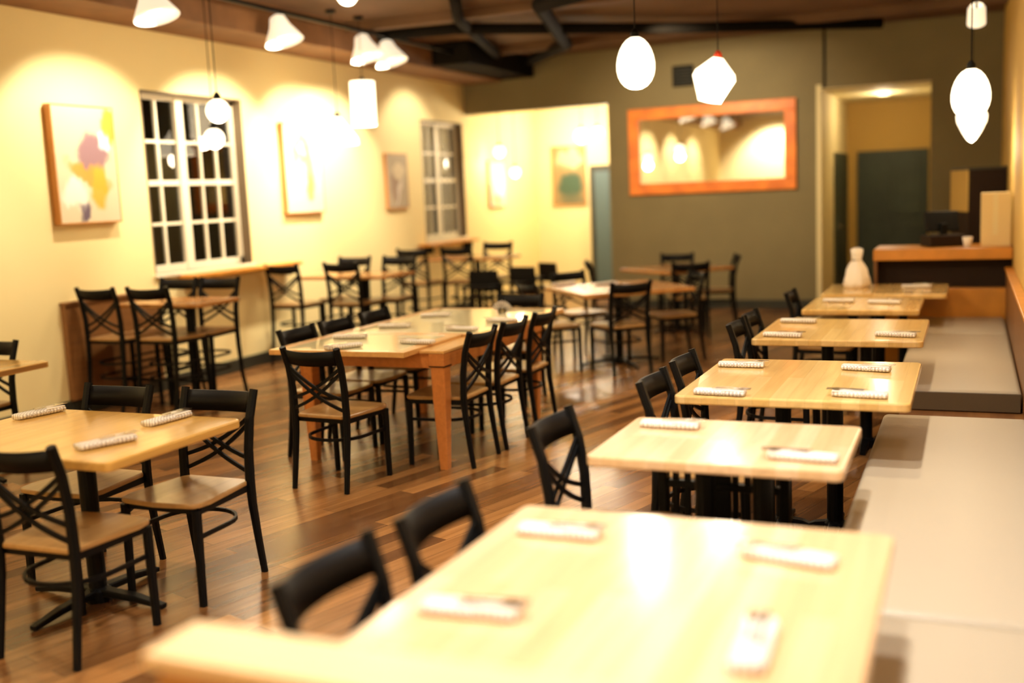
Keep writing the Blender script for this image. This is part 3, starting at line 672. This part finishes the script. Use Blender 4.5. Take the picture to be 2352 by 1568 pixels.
o = MB().box(-hw, hw, -.05, -.001, hh-fr_, hh, .008).box(-hw, hw, -.05, -.001, -hh, -hh+fr_, .008).box(-hw, -hw+fr_, -.05, -.001, -hh+fr_, hh-fr_, .008).box(hw-fr_, hw, -.05, -.001, -hh+fr_, hh-fr_, .008).build('frame', M['orange_frame'], t)
MB().box(-hw+fr_-.01, hw-fr_+.01, -.02, -.005, -hh+fr_-.01, hh-fr_+.01).build('mirror_glass', M['mirror'], t)

# ------------------------------------------------------------------ lamps
def cord_and_cap(t, z, zc, capm, cr=.03):
    MB().tube([(0, 0, .0), (0, 0, zc-z)], .004, 6).build('cord', M['black'], t)
    MB().lathe([(0, -.01), (cr, -.01), (cr, .025), (cr*.4, .05), (0, .05)], n=16).build('cap', capm, t)
    MB().lathe([(0, zc-z-.03), (.05, zc-z-.03), (.05, zc-z), (0, zc-z)], n=16).build('ceiling_rose', M['black'], t)
def pendant(kind, x, y, z, s, lab, e, capm=None, zc=3.6):
    """z: middle of the shade; s: its height"""
    t = thing('pendant_lamp', lab, 'lamp', (x, y, z+s/2)); zz = z+s/2
    cord_and_cap(t, zz, zc, capm or M['black'])
    if kind == 'egg':
        pr_ = [(0, -s)]
        for k in range(1, 12):
            a = PI*k/12; pr_.append((.37*s*math.sin(a)**.9*(1.0-.12*math.cos(a)*-1), -s/2-s/2*math.cos(a)))
        pr_.append((0, 0)); MB().lathe(pr_, n=24).build('shade', M['lampwhite'], t, True)
    elif kind == 'teardrop':
        MB().lathe([(0, -s), (.1*s, -.93*s), (.22*s, -.75*s), (.34*s, -.5*s), (.36*s, -.35*s), (.28*s, -.15*s), (.1*s, -.02*s), (0, 0)], n=24).build('shade', M['lampwhite'], t, True)
    elif kind == 'lantern':
        m = MB(); pts = []
        rr = [(.12*s, 0), (.46*s, -.32*s), (.50*s, -.45*s), (.26*s, -.98*s), (0, -s)]
        m.lathe([(0, 0)]+rr, n=6); m.xf(Matrix.Rotation(.22, 4, 'Y')); m.build('shade', M['lampwhite'], t)
    elif kind == 'globe':
        pr_ = [(0, -s)]+[(.5*s*math.sin(PI*k/10), -s/2-s/2*math.cos(PI*k/10)) for k in range(1, 10)]+[(0, 0)]
        MB().lathe(pr_, n=20).build('shade', M['lampwhite'], t, True)
    elif kind == 'cone':
        MB().lathe([(.035, 0), (.06, -.12*s), (.2, -.8*s), (.21, -s), (.204, -s), (.19, -.8*s), (.055, -.12*s), (.03, 0)], n=28).build('shade', M['lampsoft'], t, True)
        MB().lathe([(0, -.62*s), (.035, -.56*s), (.045, -.42*s), (.03, -.2*s), (.015, -.1*s), (0, -.1*s)], n=16).build('bulb', M['lampwhite'], t, True)
    elif kind == 'drum':
        MB().lathe([(.13, 0), (.13, -s), (.124, -s), (.124, 0), (.13, 0)], n=28).lathe([(0, -.02), (.127, -.02)], n=28).build('shade', M['lampsoft'], t, True)
    lamp('POINT', 'pendant_light', (x, y, z-s/2-.05), e, WARM, .08)
    return t
pendant('egg', -2.068, 7.0, 2.51, .345, 'glowing egg-shaped pendant lamp hanging before the green wall above the mirror', 16)
pendant('lantern', -1.732, 8.0, 2.447, .33, 'angular white lantern pendant with a red cap, just above the mirror frame', 14, M['lampred'])
pendant('egg', -.01, 8.0, 2.22, .34, 'bright oval pendant lamp over the bench, the upper of the overlapping pair', 10)
pendant('teardrop', -.002, 10.5, 2.14, .36, 'small pointed pendant lamp over the service counter, the lower of the overlapping pair', 8)
pendant('globe', -5.53, 7.0, 2.44, .19, 'small round pendant lamp in front of the large sash window, upper one', 6)
pendant('globe', -6.05, 7.58, 2.27, .18, 'small round pendant lamp in front of the large sash window, lower one', 5)
pendant('cone', -5.97, 9.45, 2.40, .28, 'clear glass cone pendant lamp over the middle counter-height table', 8)
pendant('drum', -5.95, 9.95, 2.70, .46, 'tall white drum pendant lamp glowing against the cream wall', 12)
pendant('globe', -5.57, 15.8, 2.53, .22, 'round lamp in the far room before the teal picture', 10, None, 3.1)
pendant('globe', -5.31, 15.8, 2.56, .17, 'smaller round lamp in the far room at the edge of the wide opening', 5, None, 3.1)
pendant('globe', -6.63, 15.6, 2.02, .16, 'small glowing globe by the cream wall of the far room', 4, None, 3.1)
pendant('globe', -6.6, 14.95, 2.33, .17, 'glowing globe above the small pale picture in the far room', 4, None, 3.1)
pendant('globe', -3.5, -.6, 2.4, .24, 'round pendant lamp behind the camera, showing only in the mirror', 14)
pendant('egg', -2.4, 1.6, 2.75, .3, 'oval pendant lamp over the aisle, showing only in the mirror', 14)

def make_head():
    t = thing('track_lamp', 'x', 'lamp')
    MB().lathe([(.035, .15), (.07, .13), (.10, .04), (.17, -.08), (.185, -.11), (.177, -.11), (.16, -.08), (.09, .03), (.0, .04)], n=24).xf(Matrix.Rotation(R(-16), 4, 'Y')).build('shade', M['headwhite'], t, True)
    MB().lathe([(0, .03), (.06, .02), (.08, -.02), (.05, -.06), (0, -.075)], n=20).xf(Matrix.Rotation(R(-16), 4, 'Y')).build('bulb', M['lampwhite'], t, True)
    MB().tube([(0, 0, .13), (0, 0, .16)], .012, 8).build('stem', M['black'], t)
    return t
TH = make_head()
tag(MB().box(-6.0, -5.96, -1.0, 14.0, 3.455, 3.49, .003).build('light_track', M['black']), 'long black track under the ceiling carrying the wall lamps', 'track')
names = ('far behind the camera', 'behind the camera', 'before the nearest painting', 'by the beam above the nearest painting', 'over the large sash window', 'first of a close pair beyond the terracotta painting', 'second of a close pair, nearer the green wall')
for y, w in zip(TRACK_Y, names):
    place(TH, (-5.98, y, 3.295), 0, 'white bell-shaped track lamp, '+w, 'track lamps washing the cream wall')
pendant('globe', -4.95, 8.12, 3.45, .2, 'bright round lamp close under the ceiling at the top edge of the picture', 14)
t = thing('spotlight', 'bright round spotlight high in front of the green wall near the golden wall', 'lamp', (.022, 10.0, 2.93))
MB().lathe([(.05, .17), (.07, .14), (.075, .0), (.07, .0), (.065, .12), (0, .13)], n=20).xf(Matrix.Rotation(R(38), 4, 'X')).build('housing', M['headwhite'], t, True)
MB().lathe([(0, -.005), (.055, .0), (.068, .02), (0, .03)], n=20).xf(Matrix.Rotation(R(38), 4, 'X')).build('lens', M['lampwhite'], t, True)
MB().tube([(0, -.05, .1), (0, -.05, .67)], .01, 8).build('stem', M['black'], t)
